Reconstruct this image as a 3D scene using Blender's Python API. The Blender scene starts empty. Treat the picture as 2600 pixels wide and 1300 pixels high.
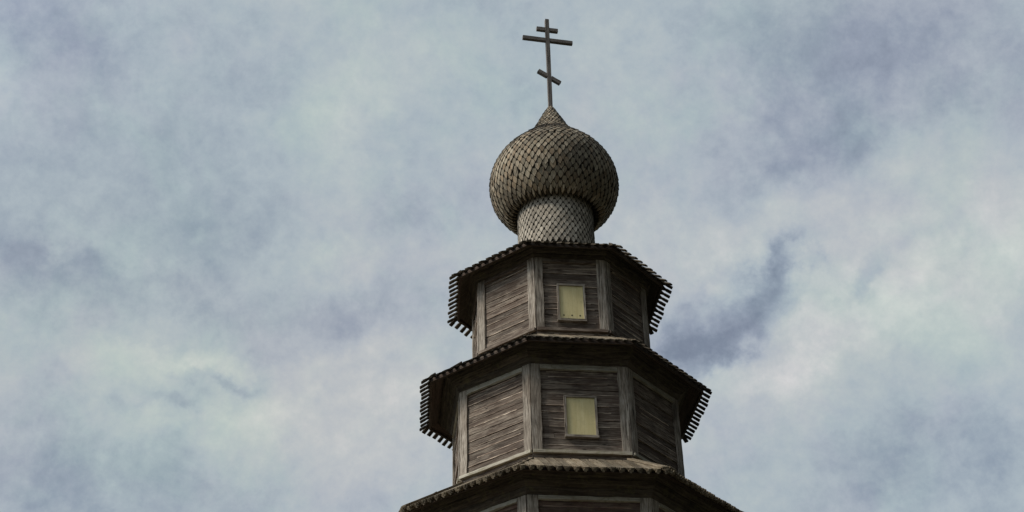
import bpy, math, random
from mathutils import Vector, Matrix
random.seed(11)
PI = math.pi
rad = math.radians
sc = bpy.context.scene
COL = sc.collection

# ------------------------------------------------------------------ camera
GZ = 1.6                                   # camera height above the ground
CAM = Vector((0, -26.1367, GZ))
yaw, pitch, roll = -0.03747, 0.60317, -0.02206
F = Vector((math.sin(yaw)*math.cos(pitch), math.cos(yaw)*math.cos(pitch), math.sin(pitch)))
R0 = Vector((math.cos(yaw), -math.sin(yaw), 0)); U0 = R0.cross(F)
RR = R0*math.cos(roll) + U0*math.sin(roll); UU = -R0*math.sin(roll) + U0*math.cos(roll)
cd = bpy.data.cameras.new('camera'); cam = bpy.data.objects.new('camera', cd); COL.objects.link(cam)
cd.sensor_width = 36; cd.lens = 50.12; cd.clip_end = 5000
m = Matrix((RR, UU, -F)).transposed().to_4x4(); m.translation = CAM
cam.matrix_world = m
sc.camera = cam

sc.view_settings.view_transform = 'Standard'; sc.view_settings.look = 'None'
sc.view_settings.exposure = 0.85; sc.view_settings.gamma = 1.0

def lin(c):
    return tuple((v/255/12.92 if v/255 <= .04045 else ((v/255+.055)/1.055)**2.4) for v in c)

# ------------------------------------------------------------------ sun
SUN_AZ, SUN_EL = rad(-112), rad(38)        # azimuth from +Y towards +X
sd = Vector((math.sin(SUN_AZ)*math.cos(SUN_EL), math.cos(SUN_AZ)*math.cos(SUN_EL), math.sin(SUN_EL)))
sl = bpy.data.lights.new('sun', 'SUN'); sun = bpy.data.objects.new('sun', sl); COL.objects.link(sun)
sl.energy = 1.5; sl.angle = rad(14); sl.color = (1.0, .92, .80)
sun.rotation_euler = sd.to_track_quat('Z', 'Y').to_euler()
sun.location = (-30, -20, 40)

# ------------------------------------------------------------------ world: overcast sky with broken cloud
W = bpy.data.worlds.new('World'); sc.world = W; W.use_nodes = True
nt = W.node_tree; nt.nodes.clear()
class NT:
    """small helper to wire shader nodes"""
    def __init__(s, nt): s.nt = nt
    def n(s, t, **kw):
        o = s.nt.nodes.new(t)
        for k, v in kw.items(): setattr(o, k, v)
        return o
    def put(s, sock, v):
        if isinstance(v, bpy.types.NodeSocket): s.nt.links.new(v, sock)
        elif v is not None: sock.default_value = v
    def m(s, op, a, b=None, c=None, clamp=False):
        o = s.n('ShaderNodeMath', operation=op, use_clamp=clamp)
        for i, v in enumerate((a, b, c)):
            if v is not None: s.put(o.inputs[i], v)
        return o.outputs[0]
    def vm(s, op, a, b=None):
        o = s.n('ShaderNodeVectorMath', operation=op)
        s.put(o.inputs[0], a)
        if b is not None: s.put(o.inputs[1] if op != 'SCALE' else o.inputs['Scale'], b)
        return o.outputs['Value'] if op in ('LENGTH', 'DOT_PRODUCT', 'DISTANCE') else o.outputs[0]
    def noise(s, vec, scale, detail=4, rough=.55, dist=0., color=False):
        o = s.n('ShaderNodeTexNoise'); s.put(o.inputs['Vector'], vec)
        o.inputs['Scale'].default_value = scale; o.inputs['Detail'].default_value = detail
        o.inputs['Roughness'].default_value = rough; o.inputs['Distortion'].default_value = dist
        return o.outputs['Color' if color else 'Fac']
    def ramp(s, fac, stops, interp='LINEAR'):
        o = s.n('ShaderNodeValToRGB'); s.put(o.inputs[0], fac); cr = o.color_ramp; cr.interpolation = interp
        while len(cr.elements) < len(stops): cr.elements.new(.5)
        for e, (p, c) in zip(cr.elements, stops):
            e.position = p; e.color = (*c, 1) if len(c) == 3 else c
        return o.outputs[0]
    def mix(s, fac, a, b, blend='MIX'):
        o = s.n('ShaderNodeMix', data_type='RGBA', blend_type=blend)
        s.put(o.inputs[0], fac)
        for i, v in ((6, a), (7, b)):
            if isinstance(v, tuple) and len(v) == 3: v = (*v, 1)
            s.put(o.inputs[i], v)
        return o.outputs[2]
    def rng(s, v, a, b, c, d, smooth=False):
        o = s.n('ShaderNodeMapRange'); o.clamp = True
        if smooth: o.interpolation_type = 'SMOOTHSTEP'
        s.put(o.inputs[0], v)
        for i, q in enumerate((a, b, c, d)): o.inputs[i+1].default_value = q
        return o.outputs[0]

w = NT(nt)
tc = w.n('ShaderNodeTexCoord').outputs['Generated']
d = w.vm('NORMALIZE', tc)
sep = w.n('ShaderNodeSeparateXYZ'); w.put(sep.inputs[0], d)
az = w.m('MULTIPLY', w.m('ARCTAN2', sep.outputs[0], sep.outputs[1]), 180/PI)
el = w.m('MULTIPLY', w.m('ARCSINE', sep.outputs[2]), 180/PI)
# warp of the sky coordinates so that cloud edges are ragged
wz = w.n('ShaderNodeSeparateColor'); w.put(wz.inputs[0], w.noise(d, 7, 7, .62, 0, True))
wz2 = w.n('ShaderNodeSeparateColor'); w.put(wz2.inputs[0], w.noise(d, 28, 5, .6, 0, True))
def warp(base, i, k, a1, a2):
    v = w.m('MULTIPLY', base, k)
    v = w.m('ADD', v, w.m('MULTIPLY', w.m('SUBTRACT', wz.outputs[i], .5), a1))
    return w.m('ADD', v, w.m('MULTIPLY', w.m('SUBTRACT', wz2.outputs[i], .5), a2))
X, Y = warp(az, 0, .78, 4.5, 3.2), warp(el, 1, 1, 4.0, 2.8)
# cloud banks: azimuth, elevation, half-widths (deg), tilt, amplitude
BANKS = [
    (17.5, 40.9, 6.67, 4.13, 0, -0.27),
    (13.3, 37.5, 5.24, 2.06, 15, -0.22),
    (5.3, 30.6, 1.67, 1.19, 30, -0.28),
    (6.9, 31.5, 1.75, 1.35, 35, -0.28),
    (8.6, 32.3, 1.83, 1.35, 35, -0.29),
    (10.1, 33.0, 1.35, 1.03, 35, -0.31),
    (10.8, 33.6, 0.87, 0.63, 40, -0.26),
    (8.3, 33.1, 1.27, 0.79, 30, -0.16),
    (6.9, 30.6, 1.43, 0.79, 30, -0.12),
    (10.5, 34.9, 2.70, 1.11, 15, 0.18),
    (5.9, 34.5, 2.38, 1.75, 0, 0.18),
    (14.0, 34.6, 5.24, 1.90, 25, 0.15),
    (13.1, 30.4, 6.35, 2.22, 20, 0.24),
    (18.7, 31.6, 3.97, 4.76, 0, 0.16),
    (14.3, 32.4, 1.11, 0.44, 35, -0.28),
    (13.3, 31.5, 0.79, 0.44, 30, -0.25),
    (16.9, 33.1, 0.95, 0.40, 30, -0.20),
    (11.7, 31.3, 1.90, 0.79, 45, 0.15),
    (7.3, 29.6, 1.75, 0.56, 30, 0.20),
    (16.5, 25.1, 4.13, 2.22, 0, -0.28),
    (10.1, 29.3, 1.90, 0.79, 20, 0.25),
    (6.0, 38.1, 2.70, 4.76, 0, 0.10),
    (2.3, 42.3, 3.17, 3.17, 0, 0.05),
    (-11.1, 39.3, 1.90, 3.17, -30, 0.20),
    (-20.0, 39.0, 5.56, 3.17, 0, -0.08),
    (-24.0, 32.4, 3.17, 1.27, -25, -0.25),
    (-22.5, 33.2, 1.59, 0.63, -20, 0.15),
    (-16.0, 29.1, 2.06, 0.35, -3, -0.20),
    (-14.1, 29.0, 1.27, 0.35, -8, -0.18),
    (-18.2, 27.8, 2.38, 0.41, 8, -0.20),
    (-16.2, 29.6, 3.81, 0.63, 8, 0.28),
    (-13.8, 27.8, 4.76, 1.43, 5, 0.24),
    (-10.7, 34.3, 2.38, 0.79, 10, 0.20),
    (-9.7, 32.4, 2.70, 1.11, 0, -0.20),
    (-22.4, 24.9, 3.49, 2.38, 0, -0.25),
    (-8.1, 29.8, 2.22, 1.90, 40, 0.22),
    (-6.7, 26.2, 2.22, 1.59, 0, 0.20),
    (-27.1, 41.4, 4.76, 1.90, 0, -0.15),
    (-19.1, 32.3, 3.17, 0.63, -10, -0.20),
    (-16.5, 35.4, 3.17, 1.27, 20, -0.10),
    (-8.0, 35.9, 3.97, 1.90, 15, -0.12),
]
val = .50
n1 = w.noise(d, 5.5, 8, .58, .5)
n2 = w.noise(w.vm('ADD', d, (3.1, 1.7, .4)), 15, 8, .68, .3)
n3 = w.noise(w.vm('ADD', d, (.1, 7.7, 2.4)), 90, 4, .65)
val = w.m('ADD', .53, w.m('MULTIPLY', w.m('SUBTRACT', n1, .5), .55))
val = w.m('ADD', val, w.m('MULTIPLY', w.m('SUBTRACT', n2, .5), .55))
n4 = w.noise(w.vm('ADD', d, (6.1, 2.7, 8.4)), 34, 7, .70, .15)
val = w.m('ADD', val, w.m('MULTIPLY', w.m('SUBTRACT', n4, .5), .40))
val = w.m('ADD', val, w.m('MULTIPLY', w.m('SUBTRACT', n3, .5), .27))
# banks are broken up: their weight follows a finer noise
n5 = w.noise(w.vm('ADD', d, (2.2, 6.6, 1.1)), 22, 7, .64, .12)
gain = w.rng(n5, .34, .64, .5, 1.35)
for (a0, e0, sa, se, tilt, amp) in BANKS:
    dx = w.m('SUBTRACT', X, a0*.78); dy = w.m('SUBTRACT', Y, e0)
    ct, st = math.cos(rad(tilt)), math.sin(rad(tilt))
    p = w.m('ADD', w.m('MULTIPLY', dx, ct/sa), w.m('MULTIPLY', dy, st/sa))
    q = w.m('ADD', w.m('MULTIPLY', dx, -st/se), w.m('MULTIPLY', dy, ct/se))
    r2 = w.m('ADD', w.m('MULTIPLY', p, p), w.m('MULTIPLY', q, q))
    g = w.m('POWER', math.e, w.m('MULTIPLY', r2, -1.0))
    val = w.m('MULTIPLY_ADD', g, w.m('MULTIPLY', gain, amp), val)
SKY = 10.0/2**.85
def k10(c): return tuple(v for v in lin(c))
vr = w.m('DIVIDE', w.m('ADD', val, .4), 1.6)
ccol = w.ramp(vr, [(0.0, k10((106, 118, 136))), (.25, k10((126, 139, 155))), (.406, k10((147, 160, 174))), (.5625, k10((170, 182, 190))), (.719, k10((187, 196, 197))), (.875, k10((205, 210, 208))), (1.0, k10((218, 222, 220)))])
# thinner, warmer cloud low on the left
wx, wy = w.m('DIVIDE', w.m('ADD', X, 13.2), 11), w.m('DIVIDE', w.m('SUBTRACT', Y, 29.5), 6.5)
wg = w.m('POWER', math.e, w.m('MULTIPLY', w.m('ADD', w.m('MULTIPLY', wx, wx), w.m('MULTIPLY', wy, wy)), -1.0))
ccol = w.mix(w.m('MULTIPLY', wg, .9), ccol, w.mix(1.0, ccol, (1.055, 1.03, .985), 'MULTIPLY'))
hue = w.noise(w.vm('ADD', d, (5.5, .2, 9.1)), 6, 5, .6, .4)
ccol = w.mix(w.rng(hue, .40, .62, 0, .8, True), ccol, w.mix(1.0, ccol, (1.035, .965, 1.0), 'MULTIPLY'))
hue2 = w.noise(w.vm('ADD', d, (1.5, 4.2, 3.1)), 7, 5, .6, .4)
ccol = w.mix(w.rng(hue2, .46, .64, 0, .7, True), ccol, w.mix(1.0, ccol, (.965, 1.03, .975), 'MULTIPLY'))
# the cloud is thinnest round the hidden sun; unseen sky at right dimmed to darken the right walls
sdot = w.vm('DOT_PRODUCT', d, tuple(sd))
bright = w.rng(sdot, .35, 1.0, 1.0, 2.2, True)
side = w.vm('DOT_PRODUCT', d, (math.cos(rad(-20)), math.sin(rad(-20)), 0))
right_dim = w.rng(side, .08, .50, 1.0, .10, True)
ccol = w.vm('SCALE', ccol, w.m('MULTIPLY', w.m('MULTIPLY', bright, right_dim), SKY))
sky = w.n('ShaderNodeTexSky'); sky.sky_type = 'NISHITA'; sky.sun_disc = False
sky.sun_elevation = SUN_EL; sky.sun_rotation = SUN_AZ
full = w.mix(.97, sky.outputs[0], ccol)
bg = w.n('ShaderNodeBackground'); w.put(bg.inputs[0], full); bg.inputs[1].default_value = 0.1
out = w.n('ShaderNodeOutputWorld'); w.put(out.inputs[0], bg.outputs[0])

# ------------------------------------------------------------------ materials
def wood(name, dark, mid, light, brown=None, stops=(.32, .46, .62), brown_amt=.5, moss=0., grain=1.0, bump=.5, knots=True, rough=.85):
    M = bpy.data.materials.new(name); M.use_nodes = True; t = M.node_tree; t.nodes.clear(); h = NT(t)
    uv = h.n('ShaderNodeUVMap'); uv.uv_map = 'UVMap'; u = uv.outputs[0]
    ob = h.n('ShaderNodeTexCoord').outputs['Object']
    g1 = h.noise(h.vm('MULTIPLY', u, (1.6*grain, 26*grain, 1)), 1, 6, .68, .6)
    g2 = h.noise(h.vm('MULTIPLY', u, (5*grain, 120*grain, 1)), 1, 4, .6)
    b1 = h.noise(ob, 2.3, 6, .65, .4)
    g = h.m('ADD', h.m('MULTIPLY', g1, .62), h.m('MULTIPLY', g2, .38))
    g = h.m('ADD', g, h.m('MULTIPLY', h.m('SUBTRACT', b1, .5), .22))
    c = h.ramp(g, [(stops[0], dark), (stops[1], mid), (stops[2], light)])
    if brown:
        b2 = h.noise(h.vm('MULTIPLY', u, (.9, 3.5, 1)), 1, 5, .6, .5)
        c = h.mix(h.m('MULTIPLY', h.rng(b2, .44, .64, 0, 1, True), brown_amt), c, brown)
    if knots:
        vo = h.n('ShaderNodeTexVoronoi'); h.put(vo.inputs['Vector'], h.vm('MULTIPLY', u, (2.2, 8, 1))); vo.inputs['Scale'].default_value = 1
        k = h.rng(vo.outputs['Distance'], .05, .13, .75, 0, True)
        c = h.mix(k, c, tuple(v*.35 for v in dark))
    if moss:
        b3 = h.noise(ob, 9, 6, .7, .5)
        c = h.mix(h.m('MULTIPLY', h.rng(b3, .5, .66, 0, 1, True), moss), c, (.17, .155, .07))
    tint = h.n('ShaderNodeAttribute'); tint.attribute_name = 'tint'
    c = h.vm('SCALE', c, tint.outputs['Fac'])
    bs = h.n('ShaderNodeBsdfPrincipled'); h.put(bs.inputs['Base Color'], c)
    bs.inputs['Roughness'].default_value = rough; bs.inputs['Specular IOR Level'].default_value = .25
    bp = h.n('ShaderNodeBump'); bp.inputs['Strength'].default_value = bump; bp.inputs['Distance'].default_value = .012
    h.put(bp.inputs['Height'], g); h.put(bs.inputs['Normal'], bp.outputs[0])
    o = h.n('ShaderNodeOutputMaterial'); h.put(o.inputs[0], bs.outputs[0])
    return M
M_PLANK = wood('weathered_plank', (.012, .009, .007), (.100, .076, .060), (.34, .285, .23), brown=(.085, .055, .041), brown_amt=.6, bump=1.0, grain=1.35)
M_BROWN = wood('brown_plank', (.016, .010, .008), (.095, .062, .048), (.22, .165, .13), brown=(.10, .05, .036), brown_amt=.7, bump=1.0, moss=.2)
M_BOARD = wood('silver_board', (.018, .0145, .012), (.19, .16, .13), (.48, .425, .36), brown=(.19, .15, .115), brown_amt=.45, knots=False, bump=1.0, stops=(.37, .46, .58))
M_TRIM = wood('pale_trim', (.10, .09, .07), (.34, .31, .25), (.54, .51, .43), brown=(.28, .22, .14), brown_amt=.35, moss=.45, knots=False)
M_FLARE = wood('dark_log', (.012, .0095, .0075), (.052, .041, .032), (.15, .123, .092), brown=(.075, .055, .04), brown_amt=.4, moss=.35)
M_ROOF = wood('roof_plank', (.035, .028, .021), (.165, .132, .094), (.36, .30, .22), brown=(.17, .125, .08), brown_amt=.5, moss=.25, knots=False)
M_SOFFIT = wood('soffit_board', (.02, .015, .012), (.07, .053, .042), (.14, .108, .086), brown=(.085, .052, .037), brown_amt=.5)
M_SHIN = wood('shingle_wood', (.034, .029, .022), (.205, .173, .127), (.42, .365, .28), brown=(.27, .175, .10), brown_amt=.5, knots=False, grain=1.6, moss=.25)
M_DRUM = wood('drum_shingle_wood', (.08, .07, .056), (.335, .295, .24), (.58, .53, .45), brown=(.28, .235, .18), brown_amt=.3, knots=False, grain=1.6)
M_CROSS = wood('cross_wood', (.045, .04, .037), (.12, .105, .096), (.24, .215, .195), knots=False)
M_PANEL = wood('yellow_board', (.52, .45, .23), (.61, .53, .285), (.68, .60, .34), brown=(.58, .47, .22), brown_amt=.3, knots=False, grain=.8, bump=.15, moss=.12)
M_HOLE = wood('dark_hole', (.01, .01, .01), (.015, .013, .012), (.02, .018, .016), knots=False)

# ------------------------------------------------------------------ mesh builder
class MB:
    def __init__(s): s.v = []; s.f = []; s.uv = []; s.t = []; s.mi = []
    def face(s, pts, uvs, tint=1., mi=0):
        i = len(s.v); s.v += [tuple(p) for p in pts]; s.f.append(tuple(range(i, i+len(pts)))); s.uv += list(uvs); s.t.append(tint); s.mi.append(mi)
    def grid(s, rows, us, vs, tint=1., mi=0, close=False):
        """rows: list of equal-length lists of points, u along the rows list, v across"""
        i0 = len(s.v); nc = len(rows[0])
        for r in rows: s.v += [tuple(p) for p in r]
        for a in range(len(rows)-1):
            for b in range(nc if close else nc-1):
                b2 = (b+1) % nc
                s.f.append((i0+a*nc+b, i0+(a+1)*nc+b, i0+(a+1)*nc+b2, i0+a*nc+b2))
                vb, vb2 = vs[b], vs[b+1]
                s.uv += [(us[a], vb), (us[a+1], vb), (us[a+1], vb2), (us[a], vb2)]
                s.t.append(tint[b] if isinstance(tint, (list, tuple)) else tint); s.mi.append(mi)
    def board(s, o, L, Wd, T, l, wd, t, seg=1, jit=0., tint=1., mi=0, taper=1.0):
        """box from o: length l along L, width wd along Wd (centred), thickness t along T (outwards from o)"""
        L, Wd, T = L.normalized(), Wd.normalized(), T.normalized()
        ou, ov = random.uniform(0, 60), random.uniform(0, 60)
        rows = []; us = []
        for a in range(seg+1):
            x = l*a/seg; k = 1+(taper-1)*a/seg
            j = lambda: random.uniform(-jit, jit)
            h = wd/2*k
            rows.append([o+L*x+Wd*(-h+j()), o+L*x+Wd*(-h+j())+T*(t+j()*.5), o+L*x+Wd*(h+j())+T*(t+j()*.5), o+L*x+Wd*(h+j())])
            us.append(ou+x)
        vs = [ov, ov+t, ov+t+wd, ov+2*t+wd, ov+2*t+2*wd]
        s.grid(rows, us, vs, tint, mi, True)
        for r, u in ((rows[0], us[0]), (list(reversed(rows[-1])), us[-1])):
            s.face(r, [(u, ov), (u, ov+t), (u+.01, ov+t+wd), (u+.01, ov)], tint, mi)
    def poly(s, o, A, B, N, pts, t, tint=1., mi=0, edge=1.):
        """polygon pts (a along A = grain, b along B) extruded t along N"""
        ou, ov = random.uniform(0, 60), random.uniform(0, 60)
        top = [o+A*a+B*b+N*t for a, b in pts]; bot = [o+A*a+B*b for a, b in pts]
        uv = [(ou+a, ov+b) for a, b in pts]
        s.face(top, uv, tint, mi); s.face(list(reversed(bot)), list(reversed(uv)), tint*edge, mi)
        n = len(pts)
        for i in range(n):
            k = (i+1) % n
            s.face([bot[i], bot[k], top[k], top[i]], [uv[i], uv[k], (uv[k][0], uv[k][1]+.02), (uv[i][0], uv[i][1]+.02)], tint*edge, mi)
    def build(s, name, mats, parent=None, smooth=False):
        me = bpy.data.meshes.new(name); me.from_pydata(s.v, [], s.f)
        ul = me.uv_layers.new(name='UVMap')
        ul.data.foreach_set('uv', [c for p in s.uv for c in p])
        at = me.attributes.new('tint', 'FLOAT', 'FACE'); at.data.foreach_set('value', s.t)
        for mt in (mats if isinstance(mats, (list, tuple)) else [mats]): me.materials.append(mt)
        me.polygons.foreach_set('material_index', s.mi)
        if smooth: me.polygons.foreach_set('use_smooth', [True]*len(s.f))
        me.update()
        o = bpy.data.objects.new(name, me); COL.objects.link(o)
        if parent: o.parent = parent
        return o
def tnt(a=.8, b=1.2): return random.uniform(a, b)

# ------------------------------------------------------------------ ground
mb = MB(); S = 3000
mb.face([Vector((-S, -S, 0)), Vector((S, -S, 0)), Vector((S, S, 0)), Vector((-S, S, 0))], [(0, 0), (S, 0), (S, S), (0, S)])
MG = bpy.data.materials.new('meadow_grass'); MG.use_nodes = True; h = NT(MG.node_tree)
bs = MG.node_tree.nodes['Principled BSDF']; ob = h.n('ShaderNodeTexCoord').outputs['Object']
gn = h.m('ADD', h.m('MULTIPLY', h.noise(ob, .15, 6), .5), h.m('MULTIPLY', h.noise(ob, 6, 6, .7), .5))
h.put(bs.inputs['Base Color'], h.ramp(gn, [(.3, (.028, .03, .016)), (.55, (.05, .048, .03)), (.75, (.085, .077, .052))]))
bs.inputs['Roughness'].default_value = .95
g = mb.build('ground', MG); g['kind'] = 'structure'

# ------------------------------------------------------------------ the church tower
church = bpy.data.objects.new('wooden_church', None); COL.objects.link(church)
church['label'] = 'weathered log church tower of stacked octagons under a shingled onion dome and cross'
church['category'] = 'church'

PHI = 8.889
def ring(r, z, eps=0., ox=0.):
    pts = []
    for k in range(8):
        a = rad(-157.5+45*k+PHI+(eps if k % 2 == 0 else -eps))
        pts.append(Vector((r*math.cos(a)+ox, r*math.sin(a), z+GZ)))
    return pts
UP = Vector((0, 0, 1))
def lerp(a, b, t): return a+(b-a)*t

def make_wall(k, r, zb, zt, eps, ox, rows, bw, trim_h, base_h, seed, rail_mat=None, trim=True, mat=None, base=True, wt=1.0):
    """one face of an octagon: planked wall with corner boards and rails as sub-parts"""
    random.seed(seed*10+k)
    lo, hi = ring(r, zb, eps, ox), ring(r, zt, eps, ox)
    A, B = lo[k], lo[(k+1) % 8]; e = (B-A); W_ = e.length; e.normalize(); N = e.cross(UP)
    H = zt-zb
    mb = MB()
    mb.face([A-N*.05, B-N*.05, B-N*.05+UP*H, A-N*.05+UP*H], [(0, 0), (W_, 0), (W_, H), (0, H)], .35)
    z = 0.; hs = [random.uniform(.75, 1.25) for _ in range(rows)]; q = H/sum(hs)
    for h_ in hs:
        hh = h_*q; th = .045+random.uniform(-.012, .014)
        nj = random.random()
        cuts = [0, W_] if nj > .14 else [0, W_*random.uniform(.2, .8), W_]
        for c0, c1 in zip(cuts[:-1], cuts[1:]):
            mb.board(A-N*.048+UP*(z+hh/2)+e*c0, e, UP, N, c1-c0-(.004 if c1 < W_ else 0), hh-.011, th+random.uniform(-.002, .003), 9, .0045, tnt(.72, 1.25)*wt)
        if random.random() < .8:          # paler strip along the plank edge
            x0 = random.uniform(0, W_*.25); x1 = W_-random.uniform(0, W_*.25)
            mb.board(A-N*.048+UP*(z+.012)+e*x0, e, UP, N, x1-x0, random.uniform(.010, .020), th+.006, 8, .003, random.uniform(1.6, 3.0)*wt)
        z += hh
    wall = mb.build('wall', mat or M_PLANK, church)
    zlo = base_h if base else 0
    zhi = H-(trim_h if trim else 0)
    for s in (0, 1):
        c = MB(); x = bw/2-.004 if s == 0 else W_-bw/2+.004
        c.board(A+UP*(zlo-.003 if base else 0)+e*x+N*.003, UP, e, N, H-zlo+.012, bw+random.uniform(-.012, .012), .038, 12, .006, tnt(.85, 1.15)*wt)
        c.build('corner_board', M_BOARD, wall)
    if trim:
        c = MB(); c.board(A+UP*(H-trim_h*.5)+e*(bw-.0)+N*.003, e, UP-N*.28, N+UP*.28, W_-2*bw, trim_h, .045, 14, .006, tnt(.9, 1.15)*wt)
        c.build('top_rail', rail_mat or M_TRIM, wall)
    if base:
        c = MB(); c.board(A+UP*(base_h-.034)+e*.005+N*.002, e, UP, N, W_-.01, .062, .07, 10, .004, tnt(.95, 1.2)*wt)
        c.build('base_rail', rail_mat or M_TRIM, wall)
    return wall, A, e, N, W_

def make_flare(k, prof, eps, ox, seed, courses=3):
    """log courses that step outwards below the eave"""
    random.seed(seed*20+k)
    mb = MB(); (r0, z0), (r1, z1) = prof
    pr = []; tints = []
    for c in range(courses):
        t0, t1 = c/courses, (c+1)/courses
        tt = tnt(.75, 1.25)
        for j in range(6):
            u = j/5; t = t0+(t1-t0)*u
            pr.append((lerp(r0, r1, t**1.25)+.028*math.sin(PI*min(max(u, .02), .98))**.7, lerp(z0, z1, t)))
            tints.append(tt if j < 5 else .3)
    rows = []; us = []; ou = random.uniform(0, 40); nseg = 12
    for a in range(nseg+1):
        row = []
        for i, (r, z) in enumerate(pr):
            rg = ring(r, z, eps, ox); p = lerp(rg[k], rg[(k+1) % 8], a/nseg)
            jit = 0 if a in (0, nseg) else .006
            row.append(p+Vector((random.uniform(-jit, jit), random.uniform(-jit, jit), random.uniform(-jit, jit))))
        rows.append(row); us.append(ou+a/nseg*2.0)
    vs = [0]
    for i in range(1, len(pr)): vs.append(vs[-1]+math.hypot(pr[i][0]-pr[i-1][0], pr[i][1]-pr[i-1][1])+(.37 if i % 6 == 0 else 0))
    mb.grid(rows, us, vs, tints[:-1])
    return mb.build('flared_cornice', M_FLARE, church)

def plank_end(kind, wd, j):
    """outline of the outer end of a roof plank: (distance from tip, half width)"""
    if kind == 'carved':
        return [(0, .022), (.028+j, .024), (.03+j, wd*.36), (.062+j, wd*.38), (.066+j, wd*.5)]
    if kind == 'slim':
        return [(0, wd*.24), (.012, wd*.285), (.125+j, wd*.275), (.15+j, wd*.22), (.185+j, wd*.30), (.225+j, wd*.5)]
    return [(0, wd*.22), (.015, wd*.275), (.12+j, wd*.265), (.15+j, wd*.20), (.185+j, wd*.28), (.235+j, wd*.5)]

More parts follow.
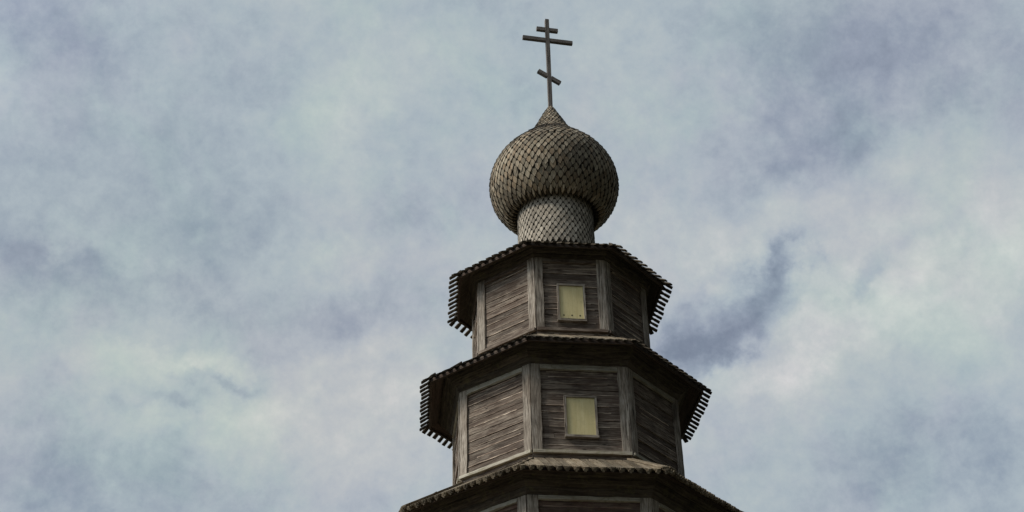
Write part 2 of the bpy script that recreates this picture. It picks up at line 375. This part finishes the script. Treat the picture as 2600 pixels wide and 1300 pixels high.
def make_roof(re, ze, rt, zt, rs, eps, ox, pitch, kind, flare_top, seed, edge, hips=False, eps_w=0.):
    random.seed(seed*30)
    mb = MB(); T8 = math.tan(PI/8); 
    outer, inner = ring(re, ze, eps, ox), ring(rt, zt, eps_w, ox)
    SKEW = Vector((.10, -.02, 0))            # the back left corner is not quite square
    outer[7] = outer[7]+SKEW
    lay = .05
    for k in range(8):
        A, B = outer[k], outer[(k+1) % 8]; C_, D_ = inner[(k+1) % 8], inner[k]
        e = (B-A); E_ = e.length; e.normalize()
        mid_o, mid_i = (A+B)/2, (C_+D_)/2
        up = (mid_i-mid_o); up -= e*up.dot(e); SL = up.length; up.normalize()
        N = e.cross(up)
        # under layer of boards, set back from the plank ends
        f = (re-rs)/(re-rt)
        A2, B2 = lerp(A, D_, f), lerp(B, C_, f)
        q = [A2-N*.012, B2-N*.012, C_-N*.012, D_-N*.012]
        uvq = [(0, 0), (0, E_), (SL, E_), (SL, 0)]
        mb.face([p-N*.03 for p in reversed(q)], list(reversed(uvq)), .35); mb.face(q, uvq, .6)
        mb.face([q[0]-N*.03, q[1]-N*.03, q[1], q[0]], [(0, 0), (0, E_), (.03, E_), (.03, 0)], .5)
        n = max(3, round(E_/pitch)); pw = E_/n
        for i in range(n):
            s = (i+.5)*pw-E_/2
            # run of the plank until it meets the hip line
            halfI = (C_-D_).length/2
            halfO = E_/2
            run = SL if abs(s) <= halfI else SL*(halfO-abs(s))/(halfO-halfI)
            run = max(run+ (.03 if abs(s) > halfI else 0), .12)
            wd = pw*(random.uniform(.78, .93) if kind == 'carved' else random.uniform(.84, 1.0)); j = random.uniform(-.012, .012)
            tip = random.uniform(-.022, .018)
            en = plank_end(kind, wd, j)
            en = [(a, b) for a, b in en if a < run-.02]
            off = random.uniform(-.006, .006)
            pts = [(a+tip, b+off) for a, b in en]+[(run, wd*.5), (run, -wd*.5)]+[(a+tip, -b+off) for a, b in reversed(en)]
            base = mid_o+e*s+N*(random.uniform(0, .007)-.01)
            tilt = Matrix.Rotation(rad(random.uniform(-1.2, 1.2)), 3, up)
            tt = tnt(.55, 1.4)
            mb.poly(base, up, (tilt @ e), (tilt @ N), list(reversed(pts)), .034 if kind == 'carved' else .025, tt, 0, edge)  # edge tint paints backlit shade on plank ends and undersides
            if kind == 'carved':          # narrower boards of the lower layers showing under each plank end
                for wl, th, dn in ((.60, .030, .031), (.24, .024, .056)):
                    q0 = tip+random.uniform(.0, .012); hw = wd*wl/2; sh = random.uniform(-.012, .012)
                    lp = [(q0, -hw+sh), (q0, hw+sh), (q0+min(.32, run-.02), hw+sh), (q0+min(.32, run-.02), -hw+sh)]
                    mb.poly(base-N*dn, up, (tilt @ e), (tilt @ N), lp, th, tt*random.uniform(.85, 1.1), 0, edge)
    roof = mb.build('roof', M_ROOF, church)
    # soffit: boards closing the eave from below
    fr, fz = flare_top
    sl = (zt-ze)/(rt-re)
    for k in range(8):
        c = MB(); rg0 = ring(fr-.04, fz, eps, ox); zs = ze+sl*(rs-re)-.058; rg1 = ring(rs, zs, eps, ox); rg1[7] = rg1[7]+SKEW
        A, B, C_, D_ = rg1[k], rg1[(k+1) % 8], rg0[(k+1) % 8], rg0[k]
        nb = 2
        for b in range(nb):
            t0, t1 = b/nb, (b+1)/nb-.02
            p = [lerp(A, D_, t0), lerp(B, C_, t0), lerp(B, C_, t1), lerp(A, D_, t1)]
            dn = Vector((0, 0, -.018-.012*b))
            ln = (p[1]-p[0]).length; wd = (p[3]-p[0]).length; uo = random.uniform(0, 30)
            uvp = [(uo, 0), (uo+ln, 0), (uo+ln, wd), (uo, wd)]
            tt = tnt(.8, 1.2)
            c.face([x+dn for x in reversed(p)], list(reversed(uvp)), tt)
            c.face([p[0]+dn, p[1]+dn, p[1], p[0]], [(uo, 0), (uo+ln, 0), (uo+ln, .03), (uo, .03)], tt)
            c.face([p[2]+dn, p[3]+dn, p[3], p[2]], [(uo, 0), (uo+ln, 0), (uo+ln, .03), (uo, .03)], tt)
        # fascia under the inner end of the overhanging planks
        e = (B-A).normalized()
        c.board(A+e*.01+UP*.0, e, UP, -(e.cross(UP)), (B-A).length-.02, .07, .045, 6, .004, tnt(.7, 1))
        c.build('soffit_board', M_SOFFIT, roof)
    if hips:
        for k in (0, 2, 3, 4, 5, 6, 7):
            for s in (0, 1):
                kk = k if s == 0 else (k-1) % 8      # face on either side of corner k
                A, B = outer[kk], outer[(kk+1) % 8]; C_, D_ = inner[(kk+1) % 8], inner[kk]
                e = (B-A).normalized(); mo, mi_ = (A+B)/2, (C_+D_)/2
                up = (mi_-mo); up -= e*up.dot(e); up.normalize(); N = e.cross(up)
                P, Q = inner[k], outer[k]
                dr = (Q-P); ln = dr.length; dr.normalize(); side = N.cross(dr)
                if side.dot(((A+B)/2-Q)) < 0: side = -side
                c = MB(); c.board(P+dr*.02+side*.068+N*.036, dr, side, N, ln-.12, .13, .03, 10, .004, tnt(.9, 1.15))
                c.build('hip_board', M_ROOF, roof)
    return roof

# octagons: radius, bottom, top, corner offset, x shift
T1 = dict(r=1.905, zb=14.84, zt=16.65, eps=-.28, ox=-.01)
T2 = dict(r=2.365, zb=11.90, zt=13.87, eps=.715, ox=0)
T3 = dict(r=2.88, zb=8.60, zt=10.885, eps=.3, ox=-.01)
T4 = dict(r=3.95, zb=-1.6, zt=7.5, eps=0, ox=0)
for k in range(8):
    make_wall(k, T1['r'], T1['zb'], T1['zt'], T1['eps'], T1['ox'], 13, .162, .11, .12, 1, M_PLANK)
    make_wall(k, T2['r'], T2['zb'], T2['zt'], T2['eps'], T2['ox'], 15, .178, .12, .14, 2)
    make_wall(k, T3['r'], T3['zb'], T3['zt'], T3['eps'], T3['ox'], 13, .20, .085, .085, 3, None, True, M_BROWN)
    make_wall(k, T4['r'], T4['zb'], T4['zt'], 0, 0, 34, .24, .12, .2, 4)
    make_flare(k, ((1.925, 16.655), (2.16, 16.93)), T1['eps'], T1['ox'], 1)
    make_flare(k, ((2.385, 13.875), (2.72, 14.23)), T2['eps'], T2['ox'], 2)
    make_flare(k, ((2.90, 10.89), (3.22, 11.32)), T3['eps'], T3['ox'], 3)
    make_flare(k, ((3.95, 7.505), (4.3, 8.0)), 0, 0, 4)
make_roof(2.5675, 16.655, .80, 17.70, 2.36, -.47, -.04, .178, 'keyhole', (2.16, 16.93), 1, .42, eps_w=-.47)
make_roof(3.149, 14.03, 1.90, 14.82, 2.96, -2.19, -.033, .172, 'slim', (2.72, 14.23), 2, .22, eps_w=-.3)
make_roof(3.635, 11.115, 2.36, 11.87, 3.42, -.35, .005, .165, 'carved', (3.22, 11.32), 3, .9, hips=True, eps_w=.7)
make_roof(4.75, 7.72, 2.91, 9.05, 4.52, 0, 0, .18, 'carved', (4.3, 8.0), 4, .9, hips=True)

# ------------------------------------------------------------------ boarded windows on the front faces
def make_window(T, x0, x1, z0, z1, dots, seam, label):
    lo = ring(T['r'], 0, T['eps'], T['ox']); A, B = lo[1], lo[2]; e = (B-A).normalized(); N = e.cross(UP); mid = (A+B)/2
    P = lambda x, z: mid+e*x+UP*z
    fw = .040; mb = MB(); random.seed(int(z0*10))
    # stiles, head, sill piece
    mb.board(P(x0+fw/2, z0+fw)+N*.006, UP, e, N, z1-z0-2*fw, fw, .055, 5, .002, 1.0)
    mb.board(P(x1-fw/2, z0+fw)+N*.006, UP, e, N, z1-z0-2*fw, fw, .055, 5, .002, 1.05)
    mb.board(P(x0, z1-fw/2)+N*.006, e, UP, N, x1-x0, fw, .060, 5, .002, .95)
    mb.board(P(x0-.008, z0+fw/2-.004)+N*.006, e, UP, N, x1-x0+.016, fw+.006, .072, 5, .002, .9)
    wdw = mb.build('window', M_BOARD, church); wdw['label'] = label
    pm = MB(); cx = (x0+x1)/2
    pw_ = x1-x0-2*fw-.004; px0 = x0+fw+.002
    for f0, f1, tt in ((0, seam, 1.0), (seam, 1, 1.04)):      # two boards side by side
        pm.board(P(px0+pw_*(f0+f1)/2, z0+fw+.002)+N*.006, UP, e, N, z1-z0-2*fw-.004, pw_*(f1-f0)-.0012, .03, 3, 0, tt)
    for dx, dz in dots:
        ctr = P(cx+dx, z0+fw+dz)+N*.0385
        pts = [(.017*math.cos(a*PI/5), .017*math.sin(a*PI/5)) for a in range(10)]
        pm.face([ctr+e*a+UP*b for a, b in pts], pts, 1., 1)
        for a in range(10):
            (p, q), (p2, q2) = pts[a], pts[(a+1) % 10]
            pm.face([ctr-N*.003+e*p+UP*q, ctr-N*.003+e*p2+UP*q2, ctr+e*p2+UP*q2, ctr+e*p+UP*q], [(0, 0)]*4, 1., 1)
    pm.build('panel', [M_PANEL, M_HOLE], wdw)
make_window(T1, -.285, .290, 15.14, 16.02, [(-.165, .095), (0, .095), (.165, .095)], .74, 'boarded window with three vent holes in its yellow panel')
make_window(T2, -.316, .312, 12.32, 13.20, [], .47, 'boarded window with a plain yellow panel')

# ------------------------------------------------------------------ drum and onion dome
DX = .02
def lathe(mb, prof, n=72, tint=.3):
    rows = []
    for r, z in prof:
        rows.append([Vector((DX+r*math.cos(2*PI*i/n), r*math.sin(2*PI*i/n), z+GZ)) for i in range(n)])
    us = [0]
    for a, b in zip(prof[:-1], prof[1:]): us.append(us[-1]+math.hypot(b[0]-a[0], b[1]-a[1]))
    mb.grid(list(reversed(rows)), list(reversed(us)), [i*.1 for i in range(n+1)], tint, 0, True)
def shingle(mb, top, tip, ang, halfw, lift, t, tint, cut=.60, edge=.15, twist=0.):
    """one pointed shingle from profile point top to tip"""
    rv = Vector((math.cos(ang), math.sin(ang), 0)); tv = Vector((-math.sin(ang), math.cos(ang), 0))
    P0 = Vector((DX, 0, GZ))+rv*top[0]+UP*top[1]; P1 = Vector((DX, 0, GZ))+rv*tip[0]+UP*tip[1]
    dn = (P1-P0); L = dn.length; dn.normalize(); N = tv.cross(dn)
    if N.dot(rv+UP*.0001) < 0 and abs(N.z) < .8: N = -N
    P0 = P0+N*.004; P1 = P1+N*lift; dn = (P1-P0); L = dn.length; dn.normalize(); N2 = tv.cross(dn)
    if N2.dot(N) < 0: N2 = -N2
    k = random.uniform(.92, 1.06); halfw *= random.uniform(.93, 1.05); jn = random.uniform(.72, .80)
    tint *= 1+.16*math.sin(3*ang+top[1]*2.3)+.10*math.sin(7*ang-top[1]*5)
    lift += random.choice((0, 0, 0, 0, .012))
    if not twist: twist = rad(random.gauss(0, 2.5))
    pts = [(0, halfw*.9), (0, -halfw*.9), (L*cut*k, -halfw), (L*(cut+.22), -halfw*.62), (L*random.uniform(.97, 1.03), random.uniform(-.1, .1)*halfw), (L*(cut+.22), halfw*.62), (L*cut*k, halfw)]
    ou, ov = random.uniform(0, 60), random.uniform(0, 60)
    if twist:
        q = Matrix.Rotation(twist, 3, dn); tv = q @ tv; N2 = q @ N2
    ca_, cb_ = L*.62, 0.
    inn = [(ca_+(a-ca_)*(jn+.03), b*jn) for a, b in pts]
    T_ = [P0+dn*a+tv*b+N2*t for a, b in inn]; M_ = [P0+dn*a+tv*b+N2*t*.5 for a, b in pts]; B_ = [P0+dn*a+tv*b for a, b in pts]
    uv = [(ou+a, ov+b) for a, b in pts]; n = len(pts)
    flip = (tv.cross(N2)).dot(dn) < 0
    def put(p, u, tt):
        mb.face(list(reversed(p)) if flip else p, list(reversed(u)) if flip else u, tt)
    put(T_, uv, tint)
    for i in range(n):
        k = (i+1) % n
        put([M_[i], M_[k], T_[k], T_[i]], [uv[i], uv[k], uv[k], uv[i]], tint*edge)  # dark chamfer tint stands in for shadow between shingles
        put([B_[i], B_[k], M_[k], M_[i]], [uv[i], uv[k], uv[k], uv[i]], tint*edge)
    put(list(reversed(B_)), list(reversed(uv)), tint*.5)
class Prof:
    def __init__(s, pts):
        # smooth by Catmull-Rom
        P = []
        for i in range(len(pts)-1):
            p0, p1, p2, p3 = pts[max(i-1, 0)], pts[i], pts[i+1], pts[min(i+2, len(pts)-1)]
            for j in range(8):
                t = j/8
                P.append(tuple(.5*((2*b)+(-a+c)*t+(2*a-5*b+4*c-d_)*t*t+(-a+3*b-3*c+d_)*t**3) for a, b, c, d_ in zip(p0, p1, p2, p3)))
        P.append(pts[-1]); s.P = P; s.S = [0]
        for a, b in zip(P[:-1], P[1:]): s.S.append(s.S[-1]+math.hypot(b[0]-a[0], b[1]-a[1]))
    def at(s, x):
        x = max(0, min(x, s.S[-1]))
        for i in range(len(s.S)-1):
            if x <= s.S[i+1]:
                t = (x-s.S[i])/(s.S[i+1]-s.S[i]+1e-9); return tuple(lerp(a, b, t) for a, b in zip(s.P[i], s.P[i+1]))
        return s.P[-1]
# profile from the tip downwards (radius, height)
dome_pts = [(.055, 22.28), (.125, 22.13), (.24, 21.91), (.37, 21.63), (.515, 21.37), (.655, 21.20), (.875, 21.0), (1.065, 20.8), (1.232, 20.6), (1.372, 20.35), (1.45, 20.1), (1.473, 19.85), (1.44, 19.6), (1.34, 19.36), (1.19, 19.16), (1.02, 19.02)]
dp = Prof([(max(r-.028, .03), z) for r, z in dome_pts])
random.seed(5)
mb = MB()
lathe(mb, [(max(r-.02, .02), z) for r, z in reversed(dp.P)], 72, .3)
lathe(mb, [(.80, 19.16), (.97, 19.03)], 72, .10)  # underside ring, near-black tint paints the shade below the bulb
L = dp.S[-1]; s = .16; row = 0; NPREV = None
while s < L+.055:
    tipx = min(s, L); r, z = dp.at(tipx); ex = .105 if r > .55 else .085
    N_ = 16 if r < .22 else 24 if r < .42 else 34 if r < .75 else 46 if r < 1.12 else 60
    if s > 2.0 and r < 1.36: N_ = 50 
    h_ = ex*2.15
    top = dp.at(max(s-h_, 0)); tip = (r, z)
    if s > L:                    # last course hangs free past the rim
        a = dp.at(L-.05); dr, dz = (dp.at(L)[0]-a[0])/.05, (dp.at(L)[1]-a[1])/.05
        tip = (r+dr*(s-L), z+dz*(s-L))
    hw = PI*max(top[0], tip[0])*.0+PI*((top[0]+tip[0])/2 if r > .3 else tip[0])/N_*.93
    for i in range(N_):
        a = 2*PI*(i+(.5 if row % 2 else 0))/N_+random.uniform(-.006, .006)
        lift = random.uniform(.020, .034)
        dz_ = random.uniform(-.012, .012)
        tp = (tip[0], tip[1]) if s > L else dp.at(tipx+dz_)
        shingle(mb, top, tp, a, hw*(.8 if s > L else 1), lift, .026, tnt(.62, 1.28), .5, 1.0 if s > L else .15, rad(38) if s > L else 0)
    s += ex; row += 1
for i in range(50):                       # ragged last course turned in under the rim, its tint darkened as painted shade
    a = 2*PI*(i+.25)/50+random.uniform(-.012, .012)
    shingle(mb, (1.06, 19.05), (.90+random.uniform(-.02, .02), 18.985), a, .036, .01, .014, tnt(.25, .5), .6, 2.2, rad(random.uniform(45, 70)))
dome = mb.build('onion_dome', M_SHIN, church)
dome['label'] = 'onion dome covered with pointed wooden shingles'
# cap at the tip
mb = MB(); lathe(mb, [(.095, 22.13), (.085, 22.19), (.060, 22.26), (.056, 22.285)], 16, .55)
mb.build('dome_cap', M_SHIN, dome)
# drum
mb = MB(); DR = .834
lathe(mb, [(DR-.02, 17.7), (DR-.02, 19.2)], 72, .3)
s = 17.78; row = 0; tops = []
z = 19.22
rows_z = []
while z > 17.85:
    rows_z.append(z); z -= .098
for row, zt_ in enumerate(rows_z):
    for i in range(42):
        a = 2*PI*(i+(.5 if row % 2 else 0))/42+random.uniform(-.006, .006)
        shingle(mb, (DR-.012, zt_), (DR-.012, zt_-.20+random.uniform(-.008, .008)), a, PI*DR/42*.92, random.uniform(.018, .028), .024, tnt(.75, 1.2), .48)
drum = mb.build('dome_drum', M_DRUM, church)
drum['label'] = 'pale shingled drum carrying the dome'

# ------------------------------------------------------------------ cross
random.seed(3)
ca = rad(14); ex_ = Vector((math.cos(ca), math.sin(ca), 0)); ny = Vector((math.sin(ca), -math.cos(ca), 0))
c0 = Vector((.02, 0, GZ))
mb = MB(); mb.board(c0-ny*.047+UP*22.3, UP, ex_, ny, 25.147-22.3, .094, .094, 8, .0015, 1.0)
cross = mb.build('cross', M_CROSS, church); cross['label'] = 'three-barred wooden cross on top of the dome'
def bar(zc, half, drop, name):
    dv = (ex_*half-UP*drop); ln = dv.length; mb = MB(); upv = UP-dv.normalized()*UP.dot(dv.normalized())
    for s in (-1, 1):
        o = c0+UP*zc-ny*.042+dv.normalized()*(.046*s)
        mb.board(o, dv*s, upv, ny, ln-.046, .098, .084, 6, .0015, tnt(.95, 1.1))
    mb.build(name, M_CROSS, cross)
bar(24.81, .27, 0, 'crossbar'); bar(24.457, .63, 0, 'crossbar'); bar(23.245, .27, .16, 'slanted_crossbar')
